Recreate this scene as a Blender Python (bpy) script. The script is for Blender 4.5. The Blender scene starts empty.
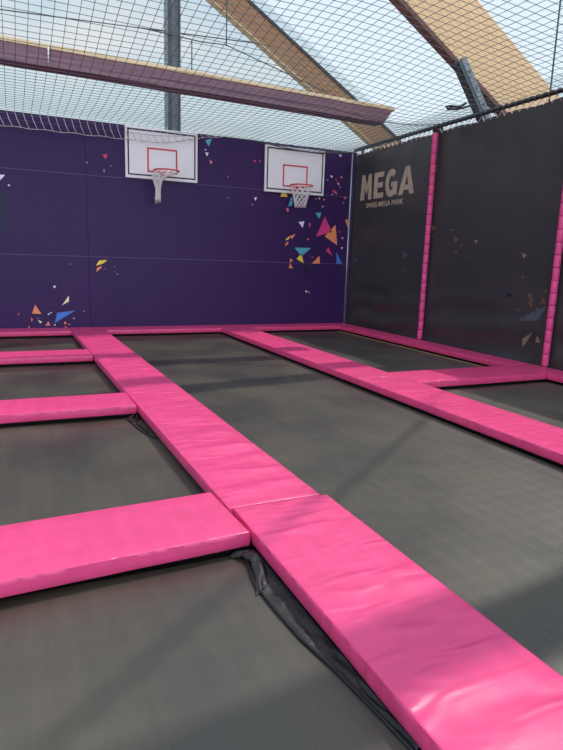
import bpy, bmesh, math, random
from mathutils import Vector, Matrix, noise
random.seed(7)
SC = bpy.context.scene
COL = SC.collection
PI = math.pi

# ------------------------------------------------------------------ colours / materials
def lin(r, g, b):
    f = lambda c: c / 12.92 if c <= 0.04045 else ((c + 0.055) / 1.055) ** 2.4
    return (f(r / 255), f(g / 255), f(b / 255), 1.0)

def new_mat(name):
    m = bpy.data.materials.new(name); m.use_nodes = True
    nt = m.node_tree
    return m, nt, nt.nodes['Principled BSDF']

def mat(name, col, rough=0.6, spec=0.5, metal=0.0, vary=0.0, scale=6.0, stretch=(1, 1, 1), bump=0.0, bscale=40.0, bdist=0.01):
    """principled surface with noise variation and noise bump in object space"""
    m, nt, b = new_mat(name)
    b.inputs['Roughness'].default_value = rough
    b.inputs['Specular IOR Level'].default_value = spec
    b.inputs['Metallic'].default_value = metal
    b.inputs['Base Color'].default_value = col
    if vary or bump:
        tc = nt.nodes.new('ShaderNodeTexCoord'); mp = nt.nodes.new('ShaderNodeMapping')
        mp.inputs['Scale'].default_value = stretch
        nt.links.new(tc.outputs['Object'], mp.inputs['Vector'])
    if vary:
        n = nt.nodes.new('ShaderNodeTexNoise'); n.inputs['Scale'].default_value = scale; n.inputs['Detail'].default_value = 5
        nt.links.new(mp.outputs[0], n.inputs['Vector'])
        r = nt.nodes.new('ShaderNodeValToRGB')
        r.color_ramp.elements[0].position = 0.3; r.color_ramp.elements[1].position = 0.7
        r.color_ramp.elements[0].color = tuple(c * (1 - vary) for c in col[:3]) + (1,)
        r.color_ramp.elements[1].color = tuple(min(1, c * (1 + vary)) for c in col[:3]) + (1,)
        nt.links.new(n.outputs['Fac'], r.inputs['Fac']); nt.links.new(r.outputs['Color'], b.inputs['Base Color'])
    if bump:
        n2 = nt.nodes.new('ShaderNodeTexNoise'); n2.inputs['Scale'].default_value = bscale; n2.inputs['Detail'].default_value = 3
        nt.links.new(mp.outputs[0], n2.inputs['Vector'])
        bp = nt.nodes.new('ShaderNodeBump'); bp.inputs['Strength'].default_value = bump; bp.inputs['Distance'].default_value = bdist
        nt.links.new(n2.outputs['Fac'], bp.inputs['Height']); nt.links.new(bp.outputs['Normal'], b.inputs['Normal'])
    return m

def wood(name, dark, light, rough=0.6):
    """glulam: laminations along local z, grain along the length (local x)"""
    m, nt, b = new_mat(name)
    b.inputs['Roughness'].default_value = rough; b.inputs['Specular IOR Level'].default_value = 0.3
    tc = nt.nodes.new('ShaderNodeTexCoord'); mp = nt.nodes.new('ShaderNodeMapping')
    mp.inputs['Scale'].default_value = (0.6, 12, 12); nt.links.new(tc.outputs['Object'], mp.inputs['Vector'])
    n = nt.nodes.new('ShaderNodeTexNoise'); n.inputs['Scale'].default_value = 3; n.inputs['Detail'].default_value = 6
    nt.links.new(mp.outputs[0], n.inputs['Vector'])
    w = nt.nodes.new('ShaderNodeTexWave'); w.wave_type = 'BANDS'; w.bands_direction = 'Z'; w.wave_profile = 'SAW'
    w.inputs['Scale'].default_value = 3.6; w.inputs['Distortion'].default_value = 0.15
    nt.links.new(tc.outputs['Object'], w.inputs['Vector'])
    mx = nt.nodes.new('ShaderNodeMix'); mx.data_type = 'FLOAT'; mx.inputs[0].default_value = 0.35
    nt.links.new(n.outputs['Fac'], mx.inputs[2]); nt.links.new(w.outputs['Fac'], mx.inputs[3])
    r = nt.nodes.new('ShaderNodeValToRGB')
    r.color_ramp.elements[0].position = 0.2; r.color_ramp.elements[1].position = 0.75
    r.color_ramp.elements[0].color = dark; r.color_ramp.elements[1].color = light
    nt.links.new(mx.outputs[0], r.inputs['Fac']); nt.links.new(r.outputs['Color'], b.inputs['Base Color'])
    return m

def vinyl(name, col, rough, axis):
    """glossy pad vinyl: creases running across the pad"""
    m, nt, b = new_mat(name)
    b.inputs['Base Color'].default_value = col
    b.inputs['Roughness'].default_value = rough; b.inputs['Specular IOR Level'].default_value = 0.45
    tc = nt.nodes.new('ShaderNodeTexCoord')
    def layer(scale, stretch, detail):
        mp = nt.nodes.new('ShaderNodeMapping'); mp.inputs['Scale'].default_value = stretch
        nt.links.new(tc.outputs['Object'], mp.inputs['Vector'])
        n = nt.nodes.new('ShaderNodeTexNoise'); n.inputs['Scale'].default_value = scale
        n.inputs['Detail'].default_value = detail; n.inputs['Distortion'].default_value = 0.6
        nt.links.new(mp.outputs[0], n.inputs['Vector']); return n
    st = (1.3, 4.2, 1) if axis == 'Y' else (4.2, 1.3, 1)
    a = layer(2.1, st, 3); a.noise_type = 'RIDGED_MULTIFRACTAL'; a.normalize = True; c = layer(90, (1, 1, 1), 2); d = layer(4, (1, 1, 1), 5)
    s1 = nt.nodes.new('ShaderNodeBump'); s1.inputs['Strength'].default_value = 0.42; s1.inputs['Distance'].default_value = 0.03
    s2 = nt.nodes.new('ShaderNodeBump'); s2.inputs['Strength'].default_value = 0.08; s2.inputs['Distance'].default_value = 0.004
    nt.links.new(a.outputs['Fac'], s1.inputs['Height']); nt.links.new(c.outputs['Fac'], s2.inputs['Height'])
    nt.links.new(s1.outputs['Normal'], s2.inputs['Normal']); nt.links.new(s2.outputs['Normal'], b.inputs['Normal'])
    r = nt.nodes.new('ShaderNodeValToRGB')
    r.color_ramp.elements[0].position = 0.35; r.color_ramp.elements[1].position = 0.7
    r.color_ramp.elements[0].color = tuple(x * 0.88 for x in col[:3]) + (1,); r.color_ramp.elements[1].color = col
    nt.links.new(d.outputs['Fac'], r.inputs['Fac']); nt.links.new(r.outputs['Color'], b.inputs['Base Color'])
    return m

def woven(name, col, dust):
    """black polypropylene bed: threads along y, so the gloss stretches along x; scuffs and dust"""
    m, nt, b = new_mat(name)
    b.inputs['Roughness'].default_value = 0.55; b.inputs['Specular IOR Level'].default_value = 1.0; b.inputs['IOR'].default_value = 1.6
    b.inputs['Anisotropic'].default_value = 0.6; b.inputs['Anisotropic Rotation'].default_value = ANISO_ROT
    tg = nt.nodes.new('ShaderNodeTangent'); tg.direction_type = 'UV_MAP'; tg.uv_map = 'UVMap'
    nt.links.new(tg.outputs[0], b.inputs['Tangent'])
    tc = nt.nodes.new('ShaderNodeTexCoord')
    def layer(scale, stretch, detail):
        mp = nt.nodes.new('ShaderNodeMapping'); mp.inputs['Scale'].default_value = stretch
        nt.links.new(tc.outputs['Object'], mp.inputs['Vector'])
        n = nt.nodes.new('ShaderNodeTexNoise'); n.inputs['Scale'].default_value = scale; n.inputs['Detail'].default_value = detail
        nt.links.new(mp.outputs[0], n.inputs['Vector']); return n
    rib = layer(8, (6, 0.5, 1), 5)          # threads along y
    cloud = layer(1.3, (1, 1, 1), 5)         # worn, dusty areas
    mx = nt.nodes.new('ShaderNodeMix'); mx.data_type = 'FLOAT'; mx.inputs[0].default_value = 0.78
    nt.links.new(rib.outputs['Fac'], mx.inputs[2]); nt.links.new(cloud.outputs['Fac'], mx.inputs[3])
    r = nt.nodes.new('ShaderNodeValToRGB')
    r.color_ramp.elements[0].position = 0.36; r.color_ramp.elements[1].position = 0.66
    r.color_ramp.elements[0].color = col; r.color_ramp.elements[1].color = dust
    nt.links.new(mx.outputs[0], r.inputs['Fac']); nt.links.new(r.outputs['Color'], b.inputs['Base Color'])
    rr = nt.nodes.new('ShaderNodeMapRange'); rr.inputs['From Min'].default_value = 0.35; rr.inputs['From Max'].default_value = 0.65
    rr.inputs['To Min'].default_value = 0.48; rr.inputs['To Max'].default_value = 0.62      # polished and dull areas
    nt.links.new(cloud.outputs['Fac'], rr.inputs['Value']); nt.links.new(rr.outputs[0], b.inputs['Roughness'])
    bp = nt.nodes.new('ShaderNodeBump'); bp.inputs['Strength'].default_value = 0.3; bp.inputs['Distance'].default_value = 0.012
    nt.links.new(rib.outputs['Fac'], bp.inputs['Height']); nt.links.new(bp.outputs['Normal'], b.inputs['Normal'])
    return m

def membrane(name):
    m = bpy.data.materials.new(name); m.use_nodes = True; nt = m.node_tree; nt.nodes.clear()
    out = nt.nodes.new('ShaderNodeOutputMaterial'); mx = nt.nodes.new('ShaderNodeMixShader')
    tp = nt.nodes.new('ShaderNodeBsdfTransparent'); tp.inputs[0].default_value = (0.95, 0.97, 1, 1)
    tl = nt.nodes.new('ShaderNodeBsdfTranslucent'); tl.inputs[0].default_value = (0.86, 0.88, 0.92, 1)
    mx.inputs[0].default_value = 0.22
    nt.links.new(tp.outputs[0], mx.inputs[1]); nt.links.new(tl.outputs[0], mx.inputs[2]); nt.links.new(mx.outputs[0], out.inputs['Surface'])
    return m
ANISO_ROT = 0.0

M = {}
M['pink_y'] = vinyl('pink vinyl, long pad', lin(230, 72, 128), 0.34, 'Y')
M['pink_x'] = vinyl('pink vinyl, cross pad', lin(230, 72, 128), 0.34, 'X')
M['pink_sleeve'] = mat('pink foam sleeve', lin(222, 74, 138), 0.45, 0.4, vary=0.1, scale=8, bump=0.15, bscale=25)
M['bed'] = woven('woven black bed', lin(46, 42, 34), lin(66, 58, 45))
M['black_cloth'] = mat('black mesh skirt', lin(30, 30, 33), 0.5, 0.5, vary=0.3, scale=30, bump=0.4, bscale=60)
M['black_steel'] = mat('black steel', lin(28, 28, 30), 0.5, 0.4, vary=0.15, scale=10)
M['cover'] = mat('black spring cover', lin(18, 17, 18), 0.8, 0.2, vary=0.2, scale=15)
M['tan_strip'] = mat('tan strip', lin(176, 150, 104), 0.8, 0.2, vary=0.2, scale=20)
M['purple'] = mat('purple wall panel', lin(55, 31, 82), 0.45, 0.22, vary=0.05, scale=1.2, bump=0.05, bscale=3)
M['joint_strip'] = mat('panel joint strip', lin(96, 84, 126), 0.6, 0.3, vary=0.05)
M['groove'] = mat('panel joint', lin(34, 24, 54), 0.8, 0.2, vary=0.05)
M['charcoal'] = mat('charcoal tarpaulin', lin(61, 57, 61), 0.32, 0.4, vary=0.12, scale=1.6, bump=0.12, bscale=5, bdist=0.02)
M['board_white'] = mat('white board', lin(232, 226, 232), 0.4, 0.4, vary=0.03, scale=3)
M['print_black'] = mat('black print', lin(30, 28, 36), 0.5, 0.4, vary=0.05)
M['print_red'] = mat('red print', lin(200, 40, 62), 0.5, 0.4, vary=0.05)
M['rim_red'] = mat('red painted steel', lin(205, 52, 70), 0.4, 0.5, vary=0.08)
M['cord_white'] = mat('white cord', lin(225, 220, 220), 0.8, 0.2, vary=0.05)
M['net'] = mat('grey net twine', lin(92, 97, 102), 0.8, 0.15, vary=0.1)
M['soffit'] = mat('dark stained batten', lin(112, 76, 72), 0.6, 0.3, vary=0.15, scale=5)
M['flashing'] = mat('dark flashing', lin(62, 58, 60), 0.6, 0.3, vary=0.1)
M['pale_batten'] = mat('pale batten', lin(226, 196, 160), 0.6, 0.3, vary=0.1, scale=5)
M['rope'] = mat('dark border rope', lin(60, 64, 66), 0.8, 0.2, vary=0.2)
M['grey_steel'] = mat('grey galvanised steel', lin(118, 126, 134), 0.45, 0.5, metal=0.3, vary=0.12, scale=6)
M['dark_steel'] = mat('dark grey steel', lin(74, 80, 86), 0.5, 0.5, metal=0.3, vary=0.1, scale=6)
M['silver'] = mat('silver pole', lin(190, 192, 196), 0.3, 0.5, metal=0.8, vary=0.05)
M['arch'] = wood('glulam tan', lin(206, 166, 124), lin(238, 202, 160))
M['brown_glulam'] = wood('glulam brown', lin(116, 86, 64), lin(168, 128, 96))
M['beam'] = wood('purple brown glulam', lin(112, 78, 92), lin(150, 112, 126))  # wood colours with a purple tint
M['beam_top'] = wood('pale board', lin(206, 180, 142), lin(240, 216, 178))
M['floor'] = mat('dark concrete', lin(92, 90, 88), 0.8, 0.3, vary=0.2, scale=3, bump=0.1)
M['letters'] = mat('beige print', lin(176, 156, 138), 0.5, 0.3, vary=0.12, scale=9)
M['foil'] = membrane('roof foil')
for k, c in dict(orange=(236, 142, 98), cream=(238, 226, 186), white=(232, 228, 240), blue=(74, 122, 206), yellow=(240, 206, 78),
                 pink=(226, 120, 140), lilac=(150, 130, 180), red=(206, 74, 92), teal=(84, 172, 196), magenta=(214, 62, 128),
                 tan=(138, 124, 96), slate=(78, 86, 98), brown=(112, 84, 68), dark=(34, 26, 52)).items():
    M['p_' + k] = mat('print ' + k, lin(*c), 0.5, 0.3, vary=0.06, scale=12)

# ------------------------------------------------------------------ mesh helpers
def link(name, bm, mats, parent=None, smooth=False):
    me = bpy.data.meshes.new(name)
    bm.normal_update()
    bm.to_mesh(me); bm.free()
    for m in (mats if isinstance(mats, (list, tuple)) else [mats]): me.materials.append(m)
    if smooth:
        for p in me.polygons: p.use_smooth = True
    o = bpy.data.objects.new(name, me); COL.objects.link(o)
    if parent: o.parent = parent
    return o

def tag(o, label, cat, group=None):
    o['label'] = label; o['category'] = cat
    if group: o['group'] = group
    return o

def thing(name, label, cat, loc=(0, 0, 0), group=None):
    o = bpy.data.objects.new(name, None); COL.objects.link(o); o.location = loc; o.empty_display_size = 0.1
    return tag(o, label, cat, group)

def structure(o): o['kind'] = 'structure'; return o

def box(bm, x0, x1, y0, y1, z0, z1, mi=0, bev=0.0, xf=None):
    r = bmesh.ops.create_cube(bm, size=1.0)
    mtx = Matrix.Translation(((x0 + x1) / 2, (y0 + y1) / 2, (z0 + z1) / 2)) @ Matrix.Diagonal((x1 - x0, y1 - y0, z1 - z0, 1))
    if xf is not None: mtx = xf @ mtx
    bmesh.ops.transform(bm, matrix=mtx, verts=r['verts'])
    vs = set(r['verts'])
    for f in {f for v in vs for f in v.link_faces}: f.material_index = mi
    if bev:
        es = list({e for v in vs for e in v.link_edges})
        g = bmesh.ops.bevel(bm, geom=es, offset=bev, segments=2, affect='EDGES', profile=0.6)
        for f in g['faces']: f.material_index = mi

def tube(bm, pts, r, n=6, closed=False, mi=0, cap=True):
    pts = [Vector(p) for p in pts]; rings = []; N = len(pts)
    prev = None
    for i, p in enumerate(pts):
        if closed: t = pts[(i + 1) % N] - pts[i - 1]
        else: t = pts[min(i + 1, N - 1)] - pts[max(i - 1, 0)]
        t.normalize()
        if prev is None:
            a = Vector((0, 0, 1)) if abs(t.z) < 0.9 else Vector((1, 0, 0))
            u = t.cross(a).normalized()
        else:
            u = (prev - t * prev.dot(t))
            u = u.normalized() if u.length > 1e-6 else t.orthogonal().normalized()
        prev = u; v = t.cross(u)
        rr = r[i] if isinstance(r, (list, tuple)) else r
        rings.append([bm.verts.new(p + (u * math.cos(2 * PI * k / n) + v * math.sin(2 * PI * k / n)) * rr) for k in range(n)])
    for i in range(N if closed else N - 1):
        a, b = rings[i], rings[(i + 1) % N]
        for k in range(n):
            f = bm.faces.new((a[k], a[(k + 1) % n], b[(k + 1) % n], b[k])); f.material_index = mi; f.smooth = n > 4
    if cap and not closed:
        bm.faces.new(rings[0][::-1]).material_index = mi; bm.faces.new(rings[-1]).material_index = mi

def prism(bm, poly, off, mi=0):
    """closed prism: poly (list of Vector) extruded along off"""
    a = [bm.verts.new(Vector(p)) for p in poly]; b = [bm.verts.new(Vector(p) + Vector(off)) for p in poly]
    n = len(a); fs = [bm.faces.new(a), bm.faces.new(b[::-1])]
    for i in range(n): fs.append(bm.faces.new((a[i], b[i], b[(i + 1) % n], a[(i + 1) % n])))
    for f in fs: f.material_index = mi
    bmesh.ops.recalc_face_normals(bm, faces=fs)

def nz(x, y, z, s=0.0): return noise.noise(Vector((x + s, y - s * 0.7, z + s * 0.3)))

# ------------------------------------------------------------------ main sizes
FLOOR = 0.0
BED = 0.575            # top of the trampoline beds
PAD0, PAD1 = 0.616, 0.702
WALL_Y, WALL_X, TOP = 12.65, 7.5, 4.73
SKY, SUN, EXPOSURE, BACK_FILL = 0.85, 3.55, 0.0, 2.5
# printed triangles: colour, outline on the wall
BACK_PRINT = [
    ('orange', [(0.373,1.16),(0.483,0.975),(0.31,0.986)]),
    ('cream', [(1.01,1.34),(1.011,1.228),(0.871,1.144)]),
    ('white', [(0.717,1.535),(0.778,1.536),(0.745,1.481)]),
    ('blue', [(0.774,0.996),(1.124,1.041),(0.726,0.792)]),
    ('yellow', [(1.624,2.058),(1.784,2.072),(1.704,2.0),(1.553,1.95)]),
    ('orange', [(1.574,1.904),(1.676,1.953),(1.656,1.906),(1.558,1.825)]),
    ('white', [(0.59,0.961),(0.626,0.997),(0.638,0.96)]),
    ('white', [(0.644,1.013),(0.677,1.009),(0.662,0.983)]),
    ('orange', [(0.289,0.904),(0.321,0.871),(0.293,0.816)]),
    ('pink', [(0.606,0.831),(0.637,0.737),(0.538,0.739)]),
    ('orange', [(0.912,0.826),(0.955,0.779),(0.901,0.761)]),
    ('cream', [(0.406,0.856),(0.485,0.823),(0.454,0.786)]),
    ('white', [(0.699,0.769),(0.74,0.763),(0.722,0.731)]),
    ('white', [(1.074,0.892),(1.108,0.888),(1.093,0.862)]),
    ('orange', [(0.222,0.735),(0.262,0.729),(0.243,0.697)]),
    ('pink', [(0.909,0.732),(0.961,0.703),(0.916,0.685)]),
    ('lilac', [(1.272,1.04),(1.315,1.035),(1.296,1.002)]),
    ('red', [(0.041,0.975),(0.089,1.011),(0.06,0.943)]),
    ('lilac', [(1.706,1.904),(1.741,1.901),(1.726,1.875)]),
    ('lilac', [(1.901,1.946),(1.936,1.943),(1.921,1.917)]),
    ('lilac', [(1.958,1.804),(2.002,1.801),(1.983,1.767)]),
    ('lilac', [(1.917,1.85),(1.944,1.848),(1.932,1.828)]),
    ('pink', [(0.977,0.774),(1.019,0.768),(1.0,0.735)]),
    ('lilac', [(0.399,0.9),(0.431,0.896),(0.416,0.87)]),
    ('white', [(-0.122,3.584),(-0.038,3.584),(-0.128,3.481)]),
    ('white', [(-0.004,3.417),(0.042,3.416),(0.02,3.378)]),
    ('red', [(1.737,4.117),(1.84,4.141),(1.797,4.036)]),
    ('lilac', [(1.744,3.843),(1.785,3.846),(1.762,3.763)]),
    ('lilac', [(1.417,3.956),(1.467,3.956),(1.445,3.916)]),
    ('lilac', [(1.876,3.934),(1.916,3.934),(1.898,3.904)]),
    ('lilac', [(1.042,1.981),(1.08,1.978),(1.063,1.948)]),
    ('yellow', [(5.66,3.686),(5.76,3.702),(5.804,3.596),(5.624,3.592)]),
    ('teal', [(5.889,3.602),(5.935,3.583),(5.922,3.414),(5.831,3.391)]),
    ('pink', [(5.773,3.33),(5.822,3.364),(5.855,3.295),(5.816,3.266)]),
    ('white', [(6.105,3.059),(6.254,3.085),(6.214,2.934)]),
    ('magenta', [(6.792,3.224),(6.999,2.885),(6.575,2.745)]),
    ('orange', [(7.088,3.047),(7.159,2.573),(6.81,2.765)]),
    ('teal', [(6.538,3.287),(6.696,3.31),(6.64,3.161)]),
    ('yellow', [(5.798,2.661),(5.897,2.733),(5.874,2.665),(5.784,2.629)]),
    ('orange', [(5.897,2.733),(6.039,2.785),(5.951,2.668)]),
    ('orange', [(5.791,2.557),(5.861,2.614),(5.853,2.551),(5.773,2.502)]),
    ('teal', [(6.031,2.475),(6.45,2.482),(6.216,2.28)]),
    ('yellow', [(6.213,2.358),(6.275,2.129),(6.088,2.216)]),
    ('orange', [(5.917,2.22),(6.0,2.19),(5.92,2.133)]),
    ('orange', [(5.92,2.124),(6.008,1.997),(5.894,2.004)]),
    ('orange', [(6.693,2.313),(6.708,2.126),(6.498,2.12)]),
    ('magenta', [(6.921,2.522),(7.042,2.315),(6.861,2.426)]),
    ('blue', [(7.147,2.413),(7.318,2.142),(7.168,2.138)]),
    ('orange', [(7.34,3.172),(7.422,3.195),(7.435,2.99)]),
    ('red', [(4.943,4.318),(5.019,4.325),(4.982,4.267)]),
    ('red', [(5.08,4.331),(5.133,4.327),(5.106,4.279)]),
    ('white', [(4.981,3.525),(5.053,3.543),(5.022,3.455)]),
    ('white', [(4.932,3.382),(4.969,3.381),(4.954,3.356)]),
    ('white', [(6.876,4.156),(6.957,4.156),(6.926,4.103)]),
    ('pink', [(7.066,4.018),(7.127,4.017),(7.104,3.978)]),
    ('lilac', [(7.136,3.928),(7.198,3.928),(7.174,3.888)]),
    ('pink', [(7.144,4.156),(7.227,4.156),(7.195,4.102)]),
    ('red', [(7.019,4.082),(7.08,4.081),(7.057,4.042)]),
    ('white', [(7.083,3.997),(7.145,3.996),(7.121,3.956)]),
    ('pink', [(6.986,3.814),(7.068,3.813),(7.036,3.76)]),
    ('lilac', [(6.93,3.75),(6.991,3.749),(6.968,3.709)]),
    ('pink', [(7.036,3.785),(7.098,3.784),(7.074,3.744)]),
    ('red', [(6.947,3.834),(7.029,3.832),(6.997,3.779)]),
    ('white', [(6.59,3.636),(6.65,3.635),(6.627,3.595)]),
    ('pink', [(6.718,3.618),(6.779,3.616),(6.755,3.577)]),
    ('lilac', [(6.678,3.462),(6.759,3.46),(6.728,3.407)]),
    ('pink', [(6.334,2.696),(6.394,2.693),(6.371,2.654)]),
    ('red', [(6.469,2.286),(6.53,2.282),(6.507,2.242)]),
    ('white', [(7.084,4.638),(7.165,4.639),(7.134,4.586)]),
    ('pink', [(6.366,3.044),(6.426,3.042),(6.402,3.002)]),
    ('lilac', [(7.244,3.576),(7.307,3.574),(7.283,3.534)]),
    ('pink', [(7.264,3.697),(7.348,3.696),(7.316,3.642)]),
    ('red', [(7.174,2.9),(7.237,2.898),(7.213,2.857)]),
    ('white', [(7.262,2.528),(7.326,2.525),(7.301,2.484)]),
    ('pink', [(7.248,2.769),(7.332,2.765),(7.3,2.711)]),
    ('lilac', [(6.785,4.063),(6.846,4.062),(6.822,4.023)]),
    ('pink', [(6.501,3.616),(6.561,3.615),(6.538,3.576)]),
    ('red', [(6.352,3.003),(6.432,3.0),(6.401,2.948)]),
    ('teal', [(3.85,4.612),(3.998,4.662),(3.925,4.498)]),
    ('white', [(3.852,4.376),(3.926,4.363),(3.889,4.291)]),
    ('pink', [(3.95,4.228),(4.017,4.187),(3.965,4.141)]),
    ('white', [(3.836,4.434),(3.879,4.434),(3.861,4.404)]),
    ('lilac', [(4.34,3.93),(4.384,3.929),(4.366,3.898)]),
    ('white', [(6.337,1.481),(6.406,1.476),(6.379,1.431)]),
    ('orange', [(6.42,1.453),(6.472,1.449),(6.451,1.415)]),
    ('lilac', [(4.354,3.494),(4.399,3.493),(4.38,3.462)]),
    ('dark', [(6.295,2.04),(6.419,2.067),(6.41,1.861),(6.32,1.875)]),
]
CURTAIN_PRINT = [
    ('tan', [(7.035,1.05),(6.826,1.177),(6.949,0.99),(7.016,0.92)]),
    ('tan', [(6.724,1.139),(6.652,1.037),(6.762,1.035)]),
    ('slate', [(7.184,1.333),(6.604,1.622),(6.738,1.369)]),
    ('brown', [(6.984,1.648),(6.894,1.748),(6.897,1.562)]),
    ('brown', [(6.735,1.645),(6.692,1.739),(6.625,1.665)]),
    ('tan', [(6.677,1.831),(6.624,1.89),(6.65,1.837)]),
    ('tan', [(7.188,1.518),(7.147,1.519),(7.161,1.494)]),
    ('brown', [(7.677,0.706),(7.593,0.732),(7.604,0.687)]),
    ('brown', [(7.002,1.776),(6.901,1.794),(6.94,1.698)]),
    ('tan', [(7.165,2.047),(7.118,2.045),(7.134,2.018)]),
    ('slate', [(7.485,1.311),(7.441,1.313),(7.456,1.287)]),
    ('brown', [(7.091,1.678),(7.05,1.678),(7.064,1.654)]),
    ('tan', [(6.8,1.562),(6.762,1.562),(6.775,1.539)]),
    ('dark', [(7.43,1.784),(7.272,1.734),(7.411,1.7)]),
    ('brown', [(9.604,2.983),(9.398,2.885),(9.523,2.828)]),
    ('brown', [(8.872,2.723),(8.744,2.663),(8.833,2.592)]),
    ('tan', [(7.222,2.418),(7.103,2.393),(7.168,2.336)]),
    ('tan', [(8.344,2.643),(8.248,2.634),(8.281,2.586)]),
    ('brown', [(8.837,2.455),(8.732,2.447),(8.769,2.397)]),
    ('brown', [(8.677,2.558),(8.595,2.552),(8.623,2.512)]),
    ('slate', [(9.561,2.741),(9.467,2.733),(9.501,2.691)]),
    ('brown', [(8.483,2.376),(8.423,2.372),(8.444,2.342)]),
    ('tan', [(8.977,2.848),(8.913,2.841),(8.936,2.812)]),
    ('slate', [(10.444,2.446),(10.265,2.375),(10.357,2.294)]),
    ('slate', [(10.443,2.09),(10.338,2.086),(10.376,2.04)]),
    ('brown', [(12.359,2.246),(12.223,2.24),(12.274,2.188)]),
    ('brown', [(12.201,1.934),(12.084,1.932),(12.128,1.885)]),
    ('brown', [(12.243,1.829),(12.141,1.827),(12.18,1.787)]),
    ('slate', [(11.365,0.829),(11.243,0.835),(11.289,0.78)]),
    ('slate', [(10.421,2.368),(10.343,2.364),(10.371,2.33)]),
    ('brown', [(11.445,1.244),(11.337,1.247),(11.377,1.2)]),
    ('brown', [(12.568,1.626),(12.463,1.626),(12.503,1.584)]),
]

# ------------------------------------------------------------------ the setting
bm = bmesh.new(); box(bm, -14, 19, -10, 26, -0.2, FLOOR)
structure(link('floor', bm, M['floor']))

PRINT_KEYS = ['orange', 'cream', 'white', 'blue', 'yellow', 'pink', 'lilac', 'red', 'teal', 'magenta', 'dark', 'tan', 'slate', 'brown']
bm = bmesh.new()
box(bm, -5.9, 7.62, WALL_Y + 0.008, WALL_Y + 0.12, 0, TOP, 1)
vx = [-5.9, -1.7, 1.42, 7.62]; hz = [0.0, 2.13, 3.71, TOP]
for i in range(len(vx) - 1):
    for j in range(len(hz) - 1):
        box(bm, vx[i] + 0.0025, vx[i + 1] - 0.0025, WALL_Y, WALL_Y + 0.02, hz[j] + 0.005, hz[j + 1] - 0.005, 0, 0.003)
for col, q in BACK_PRINT:
    prism(bm, [Vector((x, WALL_Y - 0.004, z)) for x, z in q], (0, 0.006, 0), 2 + PRINT_KEYS.index(col))
prism(bm, [Vector((x, WALL_Y - 0.004, z)) for x, z in ((-0.6, 3.33), (0.03, 3.34), (0.055, 2.53), (-0.6, 2.5))], (0, 0.006, 0), 2 + 14)
M['p_patch'] = mat('print dull slate', lin(46, 42, 74), 0.6, 0.3, vary=0.06, scale=3)
for z in (2.13, 3.71): box(bm, -5.9, 7.62, WALL_Y - 0.003, WALL_Y + 0.01, z - 0.005, z + 0.006, 2 + 15)
structure(link('wall_back', bm, [M['purple'], M['groove']] + [M['p_' + k] for k in PRINT_KEYS] + [M['p_patch'], M['joint_strip']]))

# roof: translucent foil over sloping glulam rafters
def raf_z(x): return 7.7 - 0.585 * (x - 4.6)
bm = bmesh.new()
nx, ny = 12, 16
X0, X1, Y0, Y1 = -3.0, 9.4, -2.0, 13.75
gv = []
for i in range(nx + 1):
    row = []
    for j in range(ny + 1):
        x = X0 + (X1 - X0) * i / nx; y = Y0 + (Y1 - Y0) * j / ny
        row.append(bm.verts.new((x, y, raf_z(x) + 0.85 + 0.05 * math.sin(j * PI / 2))))
    gv.append(row)
for i in range(nx):
    for j in range(ny): bm.faces.new((gv[i][j], gv[i + 1][j], gv[i + 1][j + 1], gv[i][j + 1]))
structure(link('ceiling', bm, M['foil'], smooth=True))

ang = math.atan(0.585)
def rafter(name, y0, thick, depth, x_top, m, label, shift=0.0):
    """straight glulam rafter, from high on the left down to its foot on the ground at the right"""
    xf_ = 4.6 + (7.7 + shift) / 0.585
    L = (xf_ - x_top) / math.cos(ang)
    o = None
    bm = bmesh.new(); box(bm, 0, L, -thick / 2, thick / 2, -depth / 2, depth / 2, 0, 0.012)
    o = link(name, bm, m)
    o.location = (x_top, y0, raf_z(x_top) + shift); o.rotation_euler = (0, ang, 0)
    if label: tag(o, label, 'beam')
    return o, L
def strip(par, L, thick, z0, z1, name, m, yy=0.0):
    bm = bmesh.new(); box(bm, 0.02, L - 0.02, -thick / 2 + yy, thick / 2 + yy, z0, z1, 0, 0.004); link(name, bm, m, par)
o, L = rafter('roof_rafter', 13.5, 0.2, 0.50, -2.5, M['brown_glulam'], 'brown timber rafter beyond the back wall, its lower end crossed by the horizontal beam')
strip(o, L, 0.22, -0.27, -0.25, 'soffit_batten', M['pale_batten']); strip(o, L, 0.24, 0.25, 0.32, 'dark_flashing', M['flashing'])
o, L = rafter('roof_rafter', 8.95, 0.16, 1.017, -2.5, M['arch'], 'wide pale tan timber rafter sloping down to the dark right wall beside the steel strut', 0.14)
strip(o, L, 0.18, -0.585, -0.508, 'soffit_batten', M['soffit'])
structure(rafter('trim_1', 3.66, 0.16, 1.15, -2.5, M['arch'], None)[0])

t = thing('timber_beam', 'horizontal purple brown timber beam with pale top board above the two basketball boards', 'beam', (0, 10.15, 4.955))
t.rotation_euler = (0, 0.016, 0)
bm = bmesh.new()
def beam_poly(bm, x0, x1a, x1b, y0, y1, z0, z1):
    prism(bm, [Vector((x0, y0, z0)), Vector((x1a, y0, z0)), Vector((x1b, y0, z1)), Vector((x0, y0, z1))], (0, y1 - y0, 0))
beam_poly(bm, -4.6, 6.55, 6.72, -0.15, 0.18, -0.06, 0.175)
for k in range(2): box(bm, -4.6, 6.58 + k * 0.03, -0.156, -0.14, 0.02 + k * 0.06, 0.038 + k * 0.06)
link('laminated_body', bm, M['beam'], t)
bm = bmesh.new(); box(bm, -4.6, 6.75, -0.175, 0.18, 0.175, 0.24, 0, 0.006); link('top_board', bm, M['beam_top'], t)
bm = bmesh.new(); box(bm, -4.4, -4.1, -0.14, 0.14, -5.02, -0.06); link('support_post', bm, M['dark_steel'], t)
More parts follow.
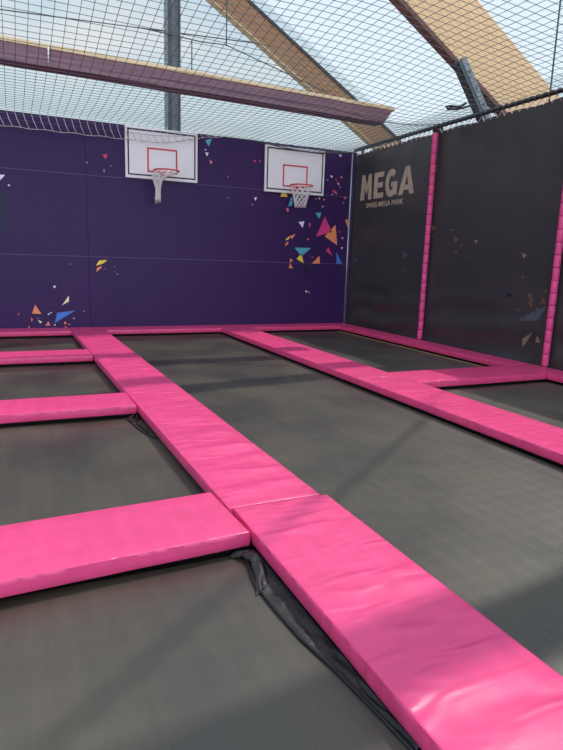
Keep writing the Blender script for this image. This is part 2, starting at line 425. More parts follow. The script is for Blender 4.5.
bm = bmesh.new(); tube(bm, [(0.64, -0.19, -0.06), (0.64, -0.19, 0.2)], 0.012); link('hanging_cord', bm, M['cord_white'], t)

# steel I-column outside the back wall
t = thing('steel_column', 'grey steel I-section column rising behind the back wall above the left basketball board', 'column', (3.24, 13.0, 0))
bm = bmesh.new()
box(bm, -0.14, -0.125, -0.14, 0.14, 0, 8.3); box(bm, 0.125, 0.14, -0.14, 0.14, 0, 8.3); box(bm, -0.125, 0.125, -0.012, 0.012, 0, 8.3)
link('i_section', bm, M['grey_steel'], t)
bm = bmesh.new(); box(bm, -0.122, -0.045, -0.13, -0.02, 0, 8.3); link('dark_strip', bm, M['dark_steel'], t)  # dark strip down the left part of the section

# leaning steel strut next to the tan rafter
t = thing('steel_strut', 'grey leaning steel strut of two channels bolted against the tan rafter above the right wall', 'strut', (7.066, 8.72, 5.566))
d = Vector((0.56, 0, -0.72)).normalized()
Ls = 5.566 / 0.72 * math.hypot(0.56, 0.72)
side = Vector((0.72, 0, 0.56)).normalized()
def slab(bm, o0, o1, y0, y1, l0=0.0, l1=None):
    l1 = Ls if l1 is None else l1
    a = side * o0 + d * l0; b = side * o1 + d * l0; c = side * o1 + d * l1; e = side * o0 + d * l1
    prism(bm, [Vector((p.x, y0, p.z)) for p in (a, b, c, e)], (0, y1 - y0, 0))
bm = bmesh.new(); slab(bm, 0.0, 0.012, -0.075, 0.075); slab(bm, 0.0, 0.07, 0.05, 0.075); slab(bm, 0, 0.07, -0.075, -0.06)
link('channel', bm, M['dark_steel'], t)
bm = bmesh.new(); slab(bm, 0.085, 0.2, -0.075, -0.055); slab(bm, 0.085, 0.1, -0.055, 0.075); slab(bm, 0.185, 0.2, -0.055, 0.075)
link('channel', bm, M['grey_steel'], t)
for l in (0.25, 0.55, 0.85):
    bm = bmesh.new(); c = side * 0.14 + d * l
    tube(bm, [(c.x, -0.074, c.z), (c.x, -0.09, c.z)], 0.018, 6); link('bolt', bm, M['dark_steel'], t)
bm = bmesh.new()
tube(bm, [(0.40, -0.1, -0.62), (0.24, -0.1, -0.68), (0.06, -0.1, -0.74), (-0.16, -0.1, -0.76), (-0.2, -0.1, -0.73), (-0.12, -0.1, -0.71), (0.1, -0.1, -0.7), (0.22, -0.1, -0.62)], 0.02, 6)
link('tie_loop', bm, M['black_steel'], t)

# roof cables seen through the net
def cable(pts, r, label):
    bm = bmesh.new(); tube(bm, pts, r, 5); return tag(link('steel_cable', bm, M['dark_steel'], smooth=True), label, 'cable')
cable([(-4.5, 13.2, 6.0), (0.03, 13.2, 6.6), (5.4, 13.2, 6.88)], 0.012, 'thin dark cable running almost level above the horizontal beam, left of the brown rafter')
t = thing('tie_rod', 'thin dark tie rod with two short droppers hanging in front of the brown rafter', 'rod', (0, 12.848, 6.3))
bm = bmesh.new(); tube(bm, [(2.6, 0, 0.32), (3.8, 0, 0.27), (4.36, 0, 0.3), (6.8, 0, -0.3)], 0.013, 5); link('rod', bm, M['dark_steel'], t, True)
for x, a, b in ((3.61, 0.28, -0.65), (4.36, 0.28, 1.6)):
    bm = bmesh.new(); tube(bm, [(x, 0, a), (x, 0, b)], 0.013, 5); link('dropper', bm, M['dark_steel'], t, True)
cable([(7.62, 7.12, 0.0), (7.62, 7.12, 8.0)], 0.014, 'straight dark vertical cable beside the tan rafter at the right edge of the picture')

# wind brace between the rafters high above the court (it throws the thin slanting shadow on the runway)
bm = bmesh.new(); tube(bm, [(7.16, 6.73, 6.62), (5.12, 5.08, 7.26), (3.36, 3.66, 7.8)], 0.032, 8)
structure(link('trim_2', bm, M['dark_steel'], smooth=True))

# ------------------------------------------------------------------ trampolines
def trampoline(x0, x1, y0, y1, label, right_strip=False):
    """x0..x1, y0..y1 is the opening left between the pads"""
    t = thing('trampoline', label, 'trampoline', ((x0 + x1) / 2, (y0 + y1) / 2, 0), 'trampoline beds between the pink pads')
    cx, cy = t.location.x, t.location.y
    hx, hy = (x1 - x0) / 2, (y1 - y0) / 2
    bm = bmesh.new(); e = 0.03
    box(bm, -hx - e, hx + e, -hy - e, hy + e, BED - 0.006, BED)
    uv = bm.loops.layers.uv.new('UVMap')
    for f in bm.faces:
        for l in f.loops: l[uv].uv = (l.vert.co.x, l.vert.co.y)
    link('bed', bm, M['bed'], t)
    bm = bmesh.new()                                   # spring cover: from the bed's edge up to the frame
    a, b = e, e + 0.05
    ring = lambda o, z: [(-hx - o, -hy - o, z), (hx + o, -hy - o, z), (hx + o, hy + o, z), (-hx - o, hy + o, z)]
    R = [[bm.verts.new(p) for p in ring(o, z)] for o, z in ((a - 0.01, BED - 0.004), (b, BED - 0.002), (b + 0.012, 0.612), (b + 0.03, 0.612), (b + 0.03, BED - 0.03), (a - 0.01, BED - 0.03))]
    for k in range(len(R)):
        p, q = R[k], R[(k + 1) % len(R)]
        for i in range(4): bm.faces.new((p[i], p[(i + 1) % 4], q[(i + 1) % 4], q[i]))
    bmesh.ops.recalc_face_normals(bm, faces=bm.faces[:]); link('spring_cover', bm, M['cover'], t)
    bm = bmesh.new(); f0, f1 = 0.12, 0.17
    box(bm, -hx - f1, hx + f1, -hy - f1, -hy - f0, 0.555, 0.614); box(bm, -hx - f1, hx + f1, hy + f0, hy + f1, 0.555, 0.614)
    box(bm, -hx - f1, -hx - f0, -hy - f0, hy + f0, 0.555, 0.614); box(bm, hx + f0, hx + f1, -hy - f0, hy + f0, 0.555, 0.614)
    link('frame', bm, M['black_steel'], t)
    for sx in (-1, 1):
        for sy in (-1, 1):
            bm = bmesh.new(); X = sx * (hx + 0.145); Y = sy * (hy + 0.145)
            box(bm, X - 0.02, X + 0.02, Y - 0.02, Y + 0.02, 0, 0.556); link('leg', bm, M['black_steel'], t)
    if right_strip:
        bm = bmesh.new(); box(bm, hx - 0.035, hx - 0.005, -hy + 0.02, hy - 0.02, BED, BED + 0.004); link('edge_strip', bm, M['tan_strip'], t)  # thin tan strip along the right edge of the bed
        t.children[-1]['label'] = 'thin tan edge strip'
    return t
LX = 1.13
near_bed = trampoline(-2.3, LX, -1.2, 2.80, 'grey black trampoline bed nearest the camera at bottom left, with a torn black skirt')
mid_bed = trampoline(-2.3, 1.125, 3.45, 5.84, 'trampoline bed on the left between the two nearest pink cross pads')
trampoline(-2.3, 1.085, 6.47, 9.02, 'trampoline bed on the left between the second and third pink cross pads')
trampoline(-2.3, 1.04, 9.68, 12.0, 'trampoline bed at far left against the purple wall')
trampoline(1.68, 4.03, -1.2, 12.0, 'long grey black trampoline runway down the middle between the two long pink strips')
trampoline(4.71, 6.97, 6.70, 12.0, 'shaded black trampoline bed at far right in the corner of the two walls', True)
trampoline(4.71, 6.97, 1.6, 5.98, 'shaded black trampoline bed at the right edge, in front of the right cross pad')

# torn skirt on the nearest bed
cx, cy = near_bed.location.x, near_bed.location.y
outer = [(1.087, 2.79, .604), (1.034, 2.509, .586), (1.041, 2.258, .585), (1.059, 2.028, .584), (1.095, 1.832, .584), (1.125, 1.587, .584), (1.15, 1.34, .584)]
bm = bmesh.new(); rows = []
NS = 60
def lerp_poly(P, t):
    k = t * (len(P) - 1); i = min(int(k), len(P) - 2); f = k - i
    return Vector(P[i]).lerp(Vector(P[i + 1]), f)
for i in range(NS + 1):
    t_ = i / NS; o = lerp_poly(outer, t_); inn = Vector((1.17, o.y, 0.600)); row = []
    for k in range(9):
        s = k / 8; p = o.lerp(inn, s)
        w = math.sin(s * PI)
        p.z += w * (0.012 * nz(o.y * 9, s * 3, 1.0) + 0.010 * nz(o.y * 30, s * 6, 4) - 0.004)
        p.x += w * 0.012 * nz(o.y * 7, s * 2, 8)
        row.append(bm.verts.new((p.x - cx, p.y - cy, p.z)))
    rows.append(row)
for i in range(NS):
    for k in range(8): bm.faces.new((rows[i][k], rows[i + 1][k], rows[i + 1][k + 1], rows[i][k + 1]))
sk = link('torn_skirt', bm, M['black_cloth'], near_bed, True); sk['label'] = 'crumpled glossy black mesh skirt'
md = sk.modifiers.new('thick', 'SOLIDIFY'); md.thickness = 0.004
bm = bmesh.new(); tube(bm, [Vector((p[0] - cx, p[1] - cy, p[2] + 0.002)) for p in outer], 0.007, 6); link('hem_cord', bm, M['black_steel'], sk, True)
# the crumpled flap at the corner under the cross pad
bm = bmesh.new(); rows = []
loop = [(1.05, 2.84, .596), (1.10, 2.79, .612), (1.118, 2.72, .632), (1.112, 2.64, .628), (1.085, 2.54, .610), (1.045, 2.43, .590)]
for i in range(33):
    c = lerp_poly(loop, i / 32); w = 0.046 + 0.012 * nz(i * 0.35, 2, 2)
    rows.append([bm.verts.new((min(c.x + dx * w, 1.132) - cx, c.y + 0.55 * dx * w - cy, c.z + 0.016 * nz(i * 0.3, dx * 1.6, 5) - 0.016 * dx * dx)) for dx in (-1, -.75, -.5, -.25, 0, .25, .5, .75, 1)])
for i in range(32):
    for k in range(8): bm.faces.new((rows[i][k], rows[i + 1][k], rows[i + 1][k + 1], rows[i][k + 1]))
fl = link('loose_flap', bm, M['black_cloth'], near_bed, True); md = fl.modifiers.new('thick', 'SOLIDIFY'); md.thickness = 0.005
# loose cords on the second bed
cx, cy = mid_bed.location.x, mid_bed.location.y
for pts in ([(1.04, 5.82, .606), (0.97, 5.77, .588), (0.99, 5.64, .584), (1.05, 5.70, .59), (1.07, 5.80, .606)], [(1.0, 5.80, .604), (0.99, 5.62, .585), (1.01, 5.42, .584), (1.05, 5.22, .585), (1.09, 5.08, .59)], [(1.03, 5.62, .59), (1.05, 5.42, .585), (1.07, 5.28, .588)]):
    bm = bmesh.new(); tube(bm, [Vector((p[0] - cx, p[1] - cy, p[2])) for p in pts], 0.009, 6); link('loose_cord', bm, M['black_steel'], mid_bed, True)

# ------------------------------------------------------------------ pink pads
def pad(x0, x1, y0, y1, label, axis, seed, wr=1.0, turn=0.0):
    """upholstered foam pad: crisp sewn edges, creases across, slightly bulging sides"""
    W, L = x1 - x0, y1 - y0
    st = 0.03
    nx = max(6, int(W / st)); ny = max(6, int(L / st))
    bm = bmesh.new()
    def us(n, T):                                       # denser towards the edges
        inner = [0.012 + (T - 0.024) * i / n for i in range(n + 1)]
        return [0.0, 0.004] + inner + [T - 0.004, T]
    ux, uy = us(nx, W), us(ny, L)
    H = PAD1 - PAD0
    def top(u, v):
        e = min(u, W - u, v, L - v)
        z = H - (0.003 if e <= 0 else 0.001 if e < 0.006 else 0)
        f = min(1, e / 0.12)
        x, y = x0 + u, y0 + v
        a, b = (x, y) if axis == 'Y' else (y, x)
        z += f * 0.004 + wr * f * (0.012 * nz(a * 1.6, b * 5.5, 0, seed) * max(0, nz(a, b * .9, 3, seed) + .45) + 0.0025 * nz(a * 3.5, b * 12, 2, seed))
        return z
    def edge(u, v):                                     # wavy sewn edges
        x, y = x0 + u, y0 + v
        du = 0.004 * nz(y * 2.2, 0.3, 1, seed); dv = 0.004 * nz(x * 2.2, 0.6, 5, seed)
        return u + du, v + dv
    g = []
    for u in ux:
        row = []
        for v in uy:
            a, b = edge(u, v); row.append(bm.verts.new((a - W / 2, b - L / 2, top(u, v))))
        g.append(row)
    for i in range(len(ux) - 1):
        for j in range(len(uy) - 1): bm.faces.new((g[i][j], g[i + 1][j], g[i + 1][j + 1], g[i][j + 1])).smooth = True
    n1, n2 = len(ux), len(uy)
    per = [(i, 0) for i in range(n1)] + [(n1 - 1, j) for j in range(1, n2)] + [(i, n2 - 1) for i in range(n1 - 2, -1, -1)] + [(0, j) for j in range(n2 - 2, 0, -1)]
    last = [g[i][j] for i, j in per]
    P = len(per)
    for lv, (zf, out) in enumerate(((0.75, 0.003), (0.4, 0.004), (0.1, 0.002), (0.0, -0.003))):
        cur = []
        for k, (i, j) in enumerate(per):
            c = g[i][j].co
            ox = -1 if i == 0 else 1 if i == n1 - 1 else 0; oy = -1 if j == 0 else 1 if j == n2 - 1 else 0
            pl = 0.004 * nz(c.x * 18, c.y * 18, lv * 0.3, seed) if lv < 3 else 0
            cur.append(bm.verts.new((c.x + ox * (out + pl), c.y + oy * (out + pl), H * zf)))
        for k in range(P): bm.faces.new((last[k], cur[k], cur[(k + 1) % P], last[(k + 1) % P])).smooth = True
        last = cur
    bm.faces.new(last)
    bmesh.ops.recalc_face_normals(bm, faces=bm.faces[:])
    for e in bm.edges:
        if len(e.link_faces) == 2 and e.calc_face_angle(0) > 0.9: e.smooth = False
    o = link('pink_pad', bm, M['pink_y'] if axis == 'Y' else M['pink_x'])
    o.location = ((x0 + x1) / 2, (y0 + y1) / 2, PAD0)
    if turn and axis == 'Y': o.rotation_euler = (0, 0, turn)      # lies slightly askew
    elif turn:                                          # turned about its right end
        o.rotation_euler = (0, 0, turn); o.location = (x1 - W / 2 * math.cos(turn), (y0 + y1) / 2 - W / 2 * math.sin(turn), PAD0)
    return tag(o, label, 'pad', 'pink vinyl pads around the trampolines')
pad(1.06, 1.69, 3.17, 12.61, 'long creased pink strip pad left of the runway, reaching back to the purple wall', 'Y', 1.3, 2.4, 0.0145)
pad(1.155, 1.80, -0.9, 3.155, 'nearest pink strip pad running out of the bottom of the picture', 'Y', 4.1, 1.1)
pad(4.04, 4.70, 6.425, 12.61, 'far pink strip pad right of the runway, reaching the purple wall', 'Y', 7.7, 1.2)
pad(4.04, 4.70, 1.2, 6.41, 'near pink strip pad right of the runway, leaving the picture at the right edge', 'Y', 9.2, 1.1)
pad(-2.6, 1.116, 2.83, 3.45, 'wide pink cross pad nearest the camera at the left', 'X', 12.4, 0.6, 0.052)
pad(-2.6, 1.072, 5.85, 6.46, 'second pink cross pad from the camera at the left', 'X', 15.2, 0.6)
pad(-2.6, 1.024, 9.03, 9.67, 'farthest pink cross pad at the left, third from the camera', 'X', 18.9, 0.6)
pad(-2.6, 0.985, 12.03, 12.61, 'pink edge pad along the purple wall at far left', 'X', 21.6, 0.6)
pad(1.64, 4.028, 12.03, 12.61, 'pink edge pad along the purple wall at the end of the runway', 'X', 24.8, 0.6)
pad(4.712, 7.40, 12.03, 12.61, 'pink edge pad along the purple wall in the right corner', 'X', 27.1, 0.6)
pad(6.97, 7.40, 9.68, 12.015, 'pink edge pad below the dark lettered tarpaulin', 'Y', 30.4, 1.0)
pad(6.97, 7.40, 6.71, 9.665, 'pink edge pad below the middle dark tarpaulin', 'Y', 33.5, 1.0)
pad(4.712, 7.40, 6.0, 6.695, 'pink cross pad at the right between the two shaded beds', 'X', 36.2, 0.8)
pad(6.97, 7.40, 1.6, 5.985, 'pink edge pad at the right edge of the picture beyond the second pink post', 'Y', 39.9, 1.0)

# ------------------------------------------------------------------ right wall: tarpaulins, posts, rail
SEAMS = (2.2, 6.51, 9.66, 12.6)
def drape(y, z):
    """how far the tarpaulin bellies out (towards the court is minus)"""
    low = max(0.0, 1 - (z - 0.6) / 1.5)
    tied = min(1.0, min(abs(y - s) for s in SEAMS) / 0.35)
    w = tied * low ** 1.3 * (0.045 * math.sin(z * 13 + 1.1 * y + 2.6 * nz(y * .8, z, 0)) + 0.03 * nz(y * 1.1, z * 4, 7))
    hi = max(0.0, 1 - (4.66 - z) / 0.6)
    w += hi * 0.010 * math.sin(y * 9) + tied * 0.012 * nz(y * 0.7, z * 0.6, 3)
    return w
def tarp(y0, y1, label, keep):
    t = thing('tarpaulin', label, 'tarpaulin', (WALL_X, (y0 + y1) / 2, 0.66), 'dark tarpaulins along the right wall')
    cy = t.location.y
    bm = bmesh.new(); ny, nzv = int((y1 - y0) / 0.05), 110
    g = []
    for i in range(ny + 1):
        y = y0 + (y1 - y0) * i / ny; row = []
        for k in range(nzv + 1):
            z = 0.66 + (4.0 + 0.012 * math.sin(y * 5)) * k / nzv
            row.append(bm.verts.new((drape(y, z), y - cy, z - 0.66)))
        g.append(row)
    for i in range(ny):
        for k in range(nzv): bm.faces.new((g[i][k], g[i][k + 1], g[i + 1][k + 1], g[i + 1][k]))
    nf = len(bm.faces)
    def on(y, z, off=-0.006): return Vector((drape(y, z) + off, y - cy, z - 0.66))
    for col, q in CURTAIN_PRINT:
        my = sum(p[0] for p in q) / len(q)
        if not (y0 + 0.05 < my < y1 - 0.05): continue
        q = [(min(max(a, y0 + .02), y1 - .02), max(b, 0.72)) for a, b in q]
        c = (sum(p[0] for p in q) / len(q), sum(p[1] for p in q) / len(q))
        N = 5                                            # subdivided so it follows the folds
        for i in range(len(q)):
            a, b = q[i], q[(i + 1) % len(q)]
            P = lambda r, s: (c[0] + ((a[0] + (b[0] - a[0]) * s) - c[0]) * r, c[1] + ((a[1] + (b[1] - a[1]) * s) - c[1]) * r)
            for r in range(N):
                for s in range(N):
                    k = [P(r / N, s / N), P((r + 1) / N, s / N), P((r + 1) / N, (s + 1) / N), P(r / N, (s + 1) / N)]
                    if r == 0: k = [k[0], k[1], k[2]]
                    f = bm.faces.new([bm.verts.new(on(*p)) for p in k]); f.material_index = 1 + PRINT_KEYS.index(col)
    o = link('sheet', bm, [M['charcoal']] + [M['p_' + k] for k in PRINT_KEYS], t, True)
    md = o.modifiers.new('thick', 'SOLIDIFY'); md.thickness = 0.004; md.offset = 0
    # lacing that ties the hem to the rail
    bm = bmesh.new(); pts = []; n = int((y1 - y0) / 0.08)
    for i in range(n + 1):
        y = y0 + 0.03 + (y1 - y0 - 0.06) * i / n
        pts.append((-0.01 if i % 2 else 0.01, y - cy, (3.965 if i % 2 else 4.06)))
    tube(bm, pts, 0.007, 5); link('lacing', bm, M['cord_white'], t, True)
    return t
t1 = tarp(9.665, 12.58, 'dark charcoal tarpaulin with beige lettering beside the purple wall corner', 0)
tarp(6.515, 9.655, 'dark charcoal tarpaulin with scattered triangles between the two pink posts', 1)
tarp(2.2, 6.505, 'dark tarpaulin at the right edge of the picture beyond the second pink post', 2)

# lettering: bold capitals, y runs from the left of the word (far) to its right (near)
cy = t1.location.y
def letters(polys, name, m, label):
    bm = bmesh.new()
    for poly in polys:
        pts = [Vector((drape(y, z) - 0.010, y - cy, z - 0.66)) for y, z in poly]
        prism(bm, pts, (0.005, 0, 0))
    bmesh.ops.triangulate(bm, faces=bm.faces[:])
    o = link(name, bm, m, t1); o['label'] = label
W0, W1, Z0, ZH = 12.26, 10.20, 3.60, 0.555
def LP(x, h): return (W0 + (W1 - W0) * x, Z0 + ZH * h)
def shape(pts): return [LP(x, h) for x, h in pts]
big = []
# M (slanted outer stroke, deep notch)
big += [shape([(0.00, 0.0), (0.03, 1.0), (0.085, 1.0), (0.085, 0.0)]), shape([(0.085, 1.0), (0.125, 0.55), (0.125, 0.18), (0.085, 0.55)]),
        shape([(0.125, 0.55), (0.165, 1.0), (0.165, 0.55), (0.125, 0.18)]), shape([(0.165, 0.0), (0.165, 1.0), (0.22, 1.0), (0.235, 0.0)])]
# E
big += [shape([(0.275, 0.0), (0.275, 1.0), (0.345, 1.0), (0.345, 0.0)]), shape([(0.345, 0.8), (0.345, 1.0), (0.455, 1.0), (0.455, 0.8)]),
        shape([(0.345, 0.4), (0.345, 0.6), (0.44, 0.6), (0.44, 0.4)]), shape([(0.345, 0.0), (0.345, 0.2), (0.46, 0.2), (0.46, 0.0)])]
# G (octagonal ring with a bar)
def arc(cx_, cy_, rx, ry, a0, a1, n=14): return [(cx_ + rx * math.cos(math.radians(a0 + (a1 - a0) * i / n)), cy_ + ry * math.sin(math.radians(a0 + (a1 - a0) * i / n))) for i in range(n + 1)]
O, I = arc(0.60, 0.5, 0.108, 0.52, 48, 335, 18), arc(0.60, 0.5, 0.045, 0.28, 48, 335, 18)
for i in range(18): big.append(shape([O[i], O[i + 1], I[i + 1], I[i]]))
big += [shape([(0.60, 0.36), (0.60, 0.54), (0.708, 0.54), (0.708, 0.36)]), shape([(0.655, 0.05), (0.655, 0.36), (0.708, 0.36), (0.708, 0.05)])]
# A
big += [shape([(0.735, 0.0), (0.835, 1.0), (0.87, 1.0), (0.87, 0.72), (0.81, 0.0)]), shape([(0.87, 0.72), (0.87, 1.0), (0.905, 1.0), (1.0, 0.0), (0.925, 0.0)]),
        shape([(0.82, 0.16), (0.833, 0.34), (0.90, 0.34), (0.915, 0.16)])]
letters(big, 'large_lettering', M['letters'], 'bold beige capitals reading MEGA')
cu = bpy.data.curves.new('small_lettering', 'FONT'); cu.body = 'SWISS MEGA PARK'; cu.size = 0.15; cu.extrude = 0.003; cu.offset = 0.002
tmp = bpy.data.objects.new('small_lettering_curve', cu); COL.objects.link(tmp)
bpy.context.view_layer.update()
me = bpy.data.meshes.new_from_object(tmp.evaluated_get(bpy.context.evaluated_depsgraph_get()))
bpy.data.objects.remove(tmp)
wd = max(v.co.x for v in me.vertices)
for v in me.vertices:
    y = 11.98 - v.co.x * (1.44 / wd); z = 3.415 + v.co.y
    v.co = Vector((drape(y, z) - 0.009 + v.co.z, y - cy, z - 0.66))
me.flip_normals()
me.materials.clear(); me.materials.append(M['letters'])
me.name = 'small_lettering'
o = bpy.data.objects.new('small_lettering', me); COL.objects.link(o); o.parent = t1; o['label'] = 'small beige line reading SWISS MEGA PARK'

# padded posts
def padded_post(y, label):
    t = thing('padded_post', label, 'post', (WALL_X - 0.085, y, 0), 'pink padded posts along the right wall')
    bm = bmesh.new(); tube(bm, [(0, 0, 0.71), (0, 0, 4.70)], 0.03, 12); link('pole', bm, M['black_steel'], t, True)
    n = 21; z0 = 0.712; h = (4.63 - z0) / n
    for k in range(n):
        bm = bmesh.new(); a = z0 + k * h
        rr = 0.052 * (1 + 0.03 * nz(k * 1.7, y, 0))
        zs = [(a + 0.003, 0.84), (a + 0.005, 0.95), (a + 0.012, 1), (a + h - 0.012, 1.0), (a + h - 0.005, 0.95), (a + h - 0.003, 0.84)]
        ox, oy = 0.004 * nz(k * 2.1, y, 3), 0.004 * nz(k * 2.3, y, 6)
        tube(bm, [(ox, oy, z) for z, _ in zs], [rr * s for _, s in zs], 14); link('foam_sleeve', bm, M['pink_sleeve'], t, True)
    bm = bmesh.new(); box(bm, -0.05, 0.05, -0.035, 0.035, 4.64, 4.70, 0, 0.008); link('top_clamp', bm, M['black_steel'], t)
padded_post(9.55, 'farther pink padded post, between the lettered and the middle tarpaulin')
padded_post(6.437, 'nearer pink padded post at the right edge, at the end of the pink cross pad')
bm = bmesh.new(); tube(bm, [(7.42, 12.585, 0.0), (7.42, 12.585, 4.70)], 0.016, 10)
tag(link('corner_pole', bm, M['silver'], smooth=True), 'thin shiny silver pole in the corner where purple wall meets dark tarpaulin', 'pole')
t = thing('net_rail', 'dark round rail with net rope along the top of the dark right wall', 'rail', (7.5, 7.5, 4.765))
bm = bmesh.new(); tube(bm, [(0, -5.5, 0), (0, 5.12, 0)], 0.034, 10); link('pipe', bm, M['black_steel'], t, True)
bm = bmesh.new()
pts = []
for i in range(640):
    a = i * PI / 4; y = -5.4 + 10.4 * i / 639
    pts.append((0.044 * math.cos(a), y, 0.044 * math.sin(a)))
tube(bm, pts, 0.007, 4); link('wound_rope', bm, M['net'], t, True)
for y in (-5.2, -0.99, 2.16, 4.95):
    bm = bmesh.new(); box(bm, 0.09, 0.15, y - 0.03, y + 0.03, -4.765, 0.03); box(bm, 0.03, 0.09, y - 0.02, y + 0.02, -0.02, 0.02); link('bracket', bm, M['black_steel'], t)

# ------------------------------------------------------------------ ceiling net
def smooth(a, b, x):
    k = min(1, max(0, (x - a) / (b - a))); return k * k * (3 - 2 * k)
def net_z(x, y):
    gx = math.tanh(max(0, 7.5 - x) / 3.6); hy = 1 - smooth(6.3, 9.6, y)
    z = 4.76 + 0.48 * gx * hy
    z -= 0.10 * math.sin(PI * min(1, max(0, (7.5 - x) / 2.5))) * (1 - hy)
    z += 0.04 * nz(x * 0.5, y * 0.5, 2) * min(1, (7.5 - x) / 0.8) * (1 - smooth(9, 11.5, y)) - 0.04 * smooth(10.5, 12.4, y)
    z -= 0.05 * smooth(9.5, 11, y) * (1 - smooth(11, 12.5, y))
    return z
def net_pt(x, y):
    """y beyond the wall line turns into a drape hanging down in front of the wall"""
    lim = 12.42
    hang = 0.26 * (1 - smooth(2.6, 4.2, x))
    if y <= lim: return Vector((x, y, net_z(x, y)))
    s = (y - lim) / 0.28
    yy = lim + 0.13 * math.sin(min(1, s) * PI / 2)
    return Vector((x + 0.10 * s * s * (1 if hang > 0 else 0), yy, net_z(x, lim) - 0.02 * s - hang * s ** 1.4))
def net():
    S = 0.14
    xs = [7.46 - S * i for i in range(84)]; ys = [2.4 + S * j for j in range(72)] + [12.45, 12.52, 12.60, 12.70]
    P = [[net_pt(x, y) for y in ys] for x in xs]
    V = []; F = []
    r = 0.0042
    def strand(pts):
        n = len(pts); base = len(V)
        for i, p in enumerate(pts):
            t = (pts[min(i + 1, n - 1)] - pts[max(i - 1, 0)]).normalized()
            u = t.cross(Vector((0, 0, 1)))
            u = u.normalized() if u.length > 1e-5 else Vector((1, 0, 0)); w = t.cross(u)
            for k in range(3):
                a = 2 * PI * k / 3; V.append(p + (u * math.cos(a) + w * math.sin(a)) * r)
        for i in range(n - 1):
            for k in range(3):
                a, b = base + i * 3 + k, base + i * 3 + (k + 1) % 3
                F.append((a, b, b + 3, a + 3))
    for row in P: strand(row)
    for j in range(len(ys)): strand([P[i][j] for i in range(len(xs))])
    me = bpy.data.meshes.new('netting'); me.from_pydata([tuple(v) for v in V], [], F); me.materials.append(M['net'])
    t = thing('safety_net', 'square mesh safety net stretched over the whole court under the timber beams', 'net', (0, 0, 0))
    o = bpy.data.objects.new('netting', me); COL.objects.link(o); o.parent = t
    # pale cords along the net strands that drape down the face of the wall
    n0 = len(ys) - 5
    bm = bmesh.new()
    for i in range(len(xs)):
        if xs[i] < 4.2: tube(bm, [p + Vector((0, -0.006, 0)) for p in P[i][n0:]], 0.0055, 5)
    ic = next(i for i, x in enumerate(xs) if x < 4.2)
    tube(bm, [P[i][-1] + Vector((0, -0.006, 0.012 * math.sin(i * 1.7))) for i in range(ic, len(xs))], 0.004, 5)
    link('edge_cords', bm, M['cord_white'], t, True)
    bm = bmesh.new(); tube(bm, [P[i][-1] for i in range(0, ic + 1)], 0.010, 5); link('border_rope', bm, M['rope'], t, True)
    bm = bmesh.new(); tube(bm, [Vector((x, 9.35, net_z(x, 9.35))) for x in xs[:40]], 0.006, 5); link('support_rope', bm, M['rope'], t, True)
net()

# ------------------------------------------------------------------ basketball boards
def hoop_net(kind):
    bm = bmesh.new(); n = 10; levels = 7; H = 0.46 if kind == 'open' else 0.60
    def pt(a, l):
        f = l / levels
        if kind == 'open':
            rr = 0.235 - 0.12 * f ** 0.8; return Vector((math.cos(a) * rr - 0.015 * f, math.sin(a) * rr, -H * f))
        rr = 0.19 * (1 - f) ** 4 + 0.045 + 0.025 * nz(a * 2, l, 3)
        return Vector((math.cos(a) * rr - 0.17 * min(1, f * 5), math.sin(a) * rr * 0.8, -H * f * (1 + 0.12 * nz(a * 3, l, 1))))
    for k in range(n):
        for sgn in (1, -1):
            tube(bm, [pt(2 * PI * (k + sgn * l * 0.5) / n, l) for l in range(levels + 1)], 0.008, 4)
    return bm
def backboard(cx, zc, kind, label):
    t = thing('basketball_board', label, 'basketball hoop', (cx, WALL_Y - 0.045, zc), 'basketball boards on the purple wall')
    w, h = 0.745, 0.495
    bm = bmesh.new(); box(bm, -w, w, -0.02, 0.028, -h, h, 0, 0.006)
    def frame(x0, x1, z0, z1, th, mi):
        y = -0.0225
        for a, b, c, d_ in ((x0, x1, z1 - th, z1), (x0, x1, z0, z0 + th), (x0, x0 + th, z0 + th, z1 - th), (x1 - th, x1, z0 + th, z1 - th)):
            box(bm, a, b, y, -0.0195, c, d_, mi)
    frame(-w + 0.045, w - 0.045, -h + 0.055, h - 0.045, 0.028, 1)
    frame(-0.31, 0.31, -0.36, 0.12, 0.032, 2)
    link('board', bm, [M['board_white'], M['print_black'], M['print_red']], t)
    for s in (-1, 1):
        m_ = bmesh.new(); box(m_, s * 0.5 - 0.04, s * 0.5 + 0.04, 0.028, 0.045, -0.3, 0.3); link('wall_mount', m_, M['dark_steel'], t)
    rz = -0.35
    bm = bmesh.new(); box(bm, -0.075, 0.075, -0.034, -0.0225, rz - 0.10, rz + 0.03, 0, 0.004)
    box(bm, -0.06, 0.06, -0.15, -0.03, rz - 0.03, rz - 0.012, 0, 0.003)
    for s in (-1, 1): prism(bm, [Vector((s * 0.055, -0.034, rz - 0.09)), Vector((s * 0.055, -0.034, rz - 0.012)), Vector((s * 0.055, -0.15, rz - 0.012))], (s * 0.006, 0, 0))
    link('rim_bracket', bm, M['rim_red'], t)
    bm = bmesh.new(); n = 40
    tube(bm, [(0.25 * math.cos(2 * PI * i / n), -0.36 + 0.25 * math.sin(2 * PI * i / n), rz) for i in range(n)], 0.016, 8, closed=True)
    rim = link('rim', bm, M['rim_red'], t, True)
    nt_ = link('hoop_net', hoop_net(kind), M['cord_white'], t, True); nt_.location = (0, -0.36, rz - 0.012)
    return t
backboard(2.92, 4.22, 'tangled', 'left white basketball board, hoop net twisted and hanging to one side')
backboard(5.95, 4.17, 'open', 'right white basketball board, hoop net hanging open above coloured triangles')

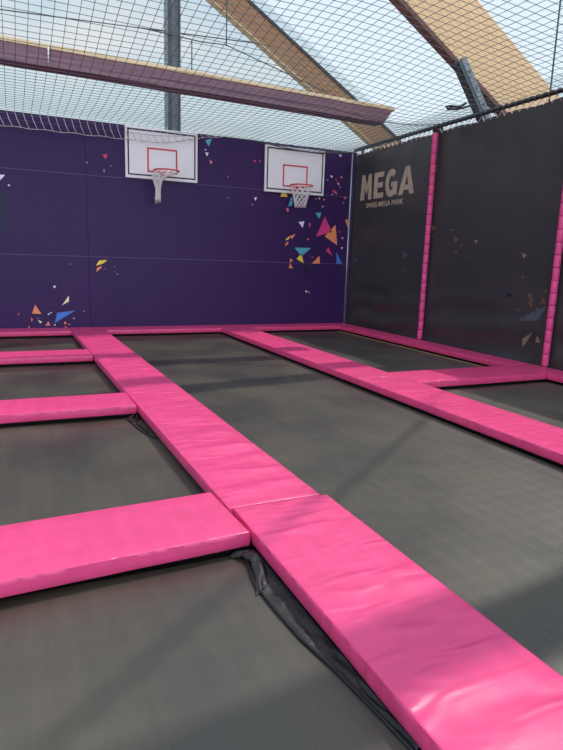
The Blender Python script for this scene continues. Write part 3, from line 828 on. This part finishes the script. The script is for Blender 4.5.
# ------------------------------------------------------------------ light
w = bpy.data.worlds.new('sky'); SC.world = w; w.use_nodes = True
nt = w.node_tree; bg = nt.nodes['Background']
tc = nt.nodes.new('ShaderNodeTexCoord'); sp = nt.nodes.new('ShaderNodeSeparateXYZ'); nt.links.new(tc.outputs['Generated'], sp.inputs[0])
rp = nt.nodes.new('ShaderNodeValToRGB')
rp.color_ramp.elements[0].position = 0.0; rp.color_ramp.elements[0].color = (0.80, 0.93, 0.97, 1)
rp.color_ramp.elements[1].position = 0.75; rp.color_ramp.elements[1].color = (0.55, 0.74, 0.95, 1)
nt.links.new(sp.outputs['Z'], rp.inputs['Fac'])
mp = nt.nodes.new('ShaderNodeMapping'); mp.inputs['Scale'].default_value = (1, 1, 2.2); nt.links.new(tc.outputs['Generated'], mp.inputs[0])
n = nt.nodes.new('ShaderNodeTexNoise'); n.inputs['Scale'].default_value = 2.6; n.inputs['Detail'].default_value = 5
nt.links.new(mp.outputs[0], n.inputs['Vector'])
cr = nt.nodes.new('ShaderNodeValToRGB'); cr.color_ramp.elements[0].position = 0.5; cr.color_ramp.elements[1].position = 0.72
nt.links.new(n.outputs['Fac'], cr.inputs['Fac'])
mx = nt.nodes.new('ShaderNodeMix'); mx.data_type = 'RGBA'; mx.inputs[7].default_value = (1.0, 0.99, 0.96, 1)
nt.links.new(cr.outputs['Color'], mx.inputs[0]); nt.links.new(rp.outputs['Color'], mx.inputs[6]); 
mr = nt.nodes.new('ShaderNodeMapRange'); mr.inputs['From Min'].default_value = 0.1; mr.inputs['From Max'].default_value = -0.9  # sky made brighter behind the camera, added as fill light
mr.inputs['To Min'].default_value = 1.0; mr.inputs['To Max'].default_value = BACK_FILL
nt.links.new(sp.outputs['Y'], mr.inputs['Value'])
sc_ = nt.nodes.new('ShaderNodeVectorMath'); sc_.operation = 'SCALE'
nt.links.new(mx.outputs[2], sc_.inputs[0]); nt.links.new(mr.outputs[0], sc_.inputs['Scale']); nt.links.new(sc_.outputs[0], bg.inputs['Color'])
bg.inputs['Strength'].default_value = SKY
sun = bpy.data.lights.new('sun', 'SUN'); sun.energy = SUN; sun.color = (1.0, 0.92, 0.80); sun.angle = math.radians(1.05)
so = bpy.data.objects.new('sun', sun); COL.objects.link(so)
so.rotation_euler = Vector((0.51, 0.29, 1.0)).to_track_quat('Z', 'Y').to_euler(); so.location = (10, 6, 20)

# ------------------------------------------------------------------ camera
cam = bpy.data.cameras.new('camera'); co = bpy.data.objects.new('camera', cam); COL.objects.link(co)
Rr = [(0.9112256753943614, -0.41068555790431843, 0.03170395923080799), (0.0512318817867214, 0.18937043451428534, 0.980568270351668), (0.40870901970800866, 0.8918947309299957, -0.19359939604407111)]
r_, u_, f_ = (Vector(v) for v in Rr)
co.matrix_world = Matrix(((r_.x, u_.x, -f_.x, 0.0), (r_.y, u_.y, -f_.y, 0.0), (r_.z, u_.z, -f_.z, 2.2), (0, 0, 0, 1)))
cam.sensor_fit = 'AUTO'; cam.sensor_width = 36.0; cam.lens = 586.506 * 36 / 750
cam.clip_start = 0.05; cam.clip_end = 200
SC.camera = co

SC.view_settings.view_transform = 'Standard'; SC.view_settings.look = 'None'
SC.view_settings.gamma = 1; SC.view_settings.use_curve_mapping = False
SC.view_settings.exposure = EXPOSURE
SC.cycles.use_denoising = True
SC.cycles.max_bounces = 8; SC.cycles.transparent_max_bounces = 12
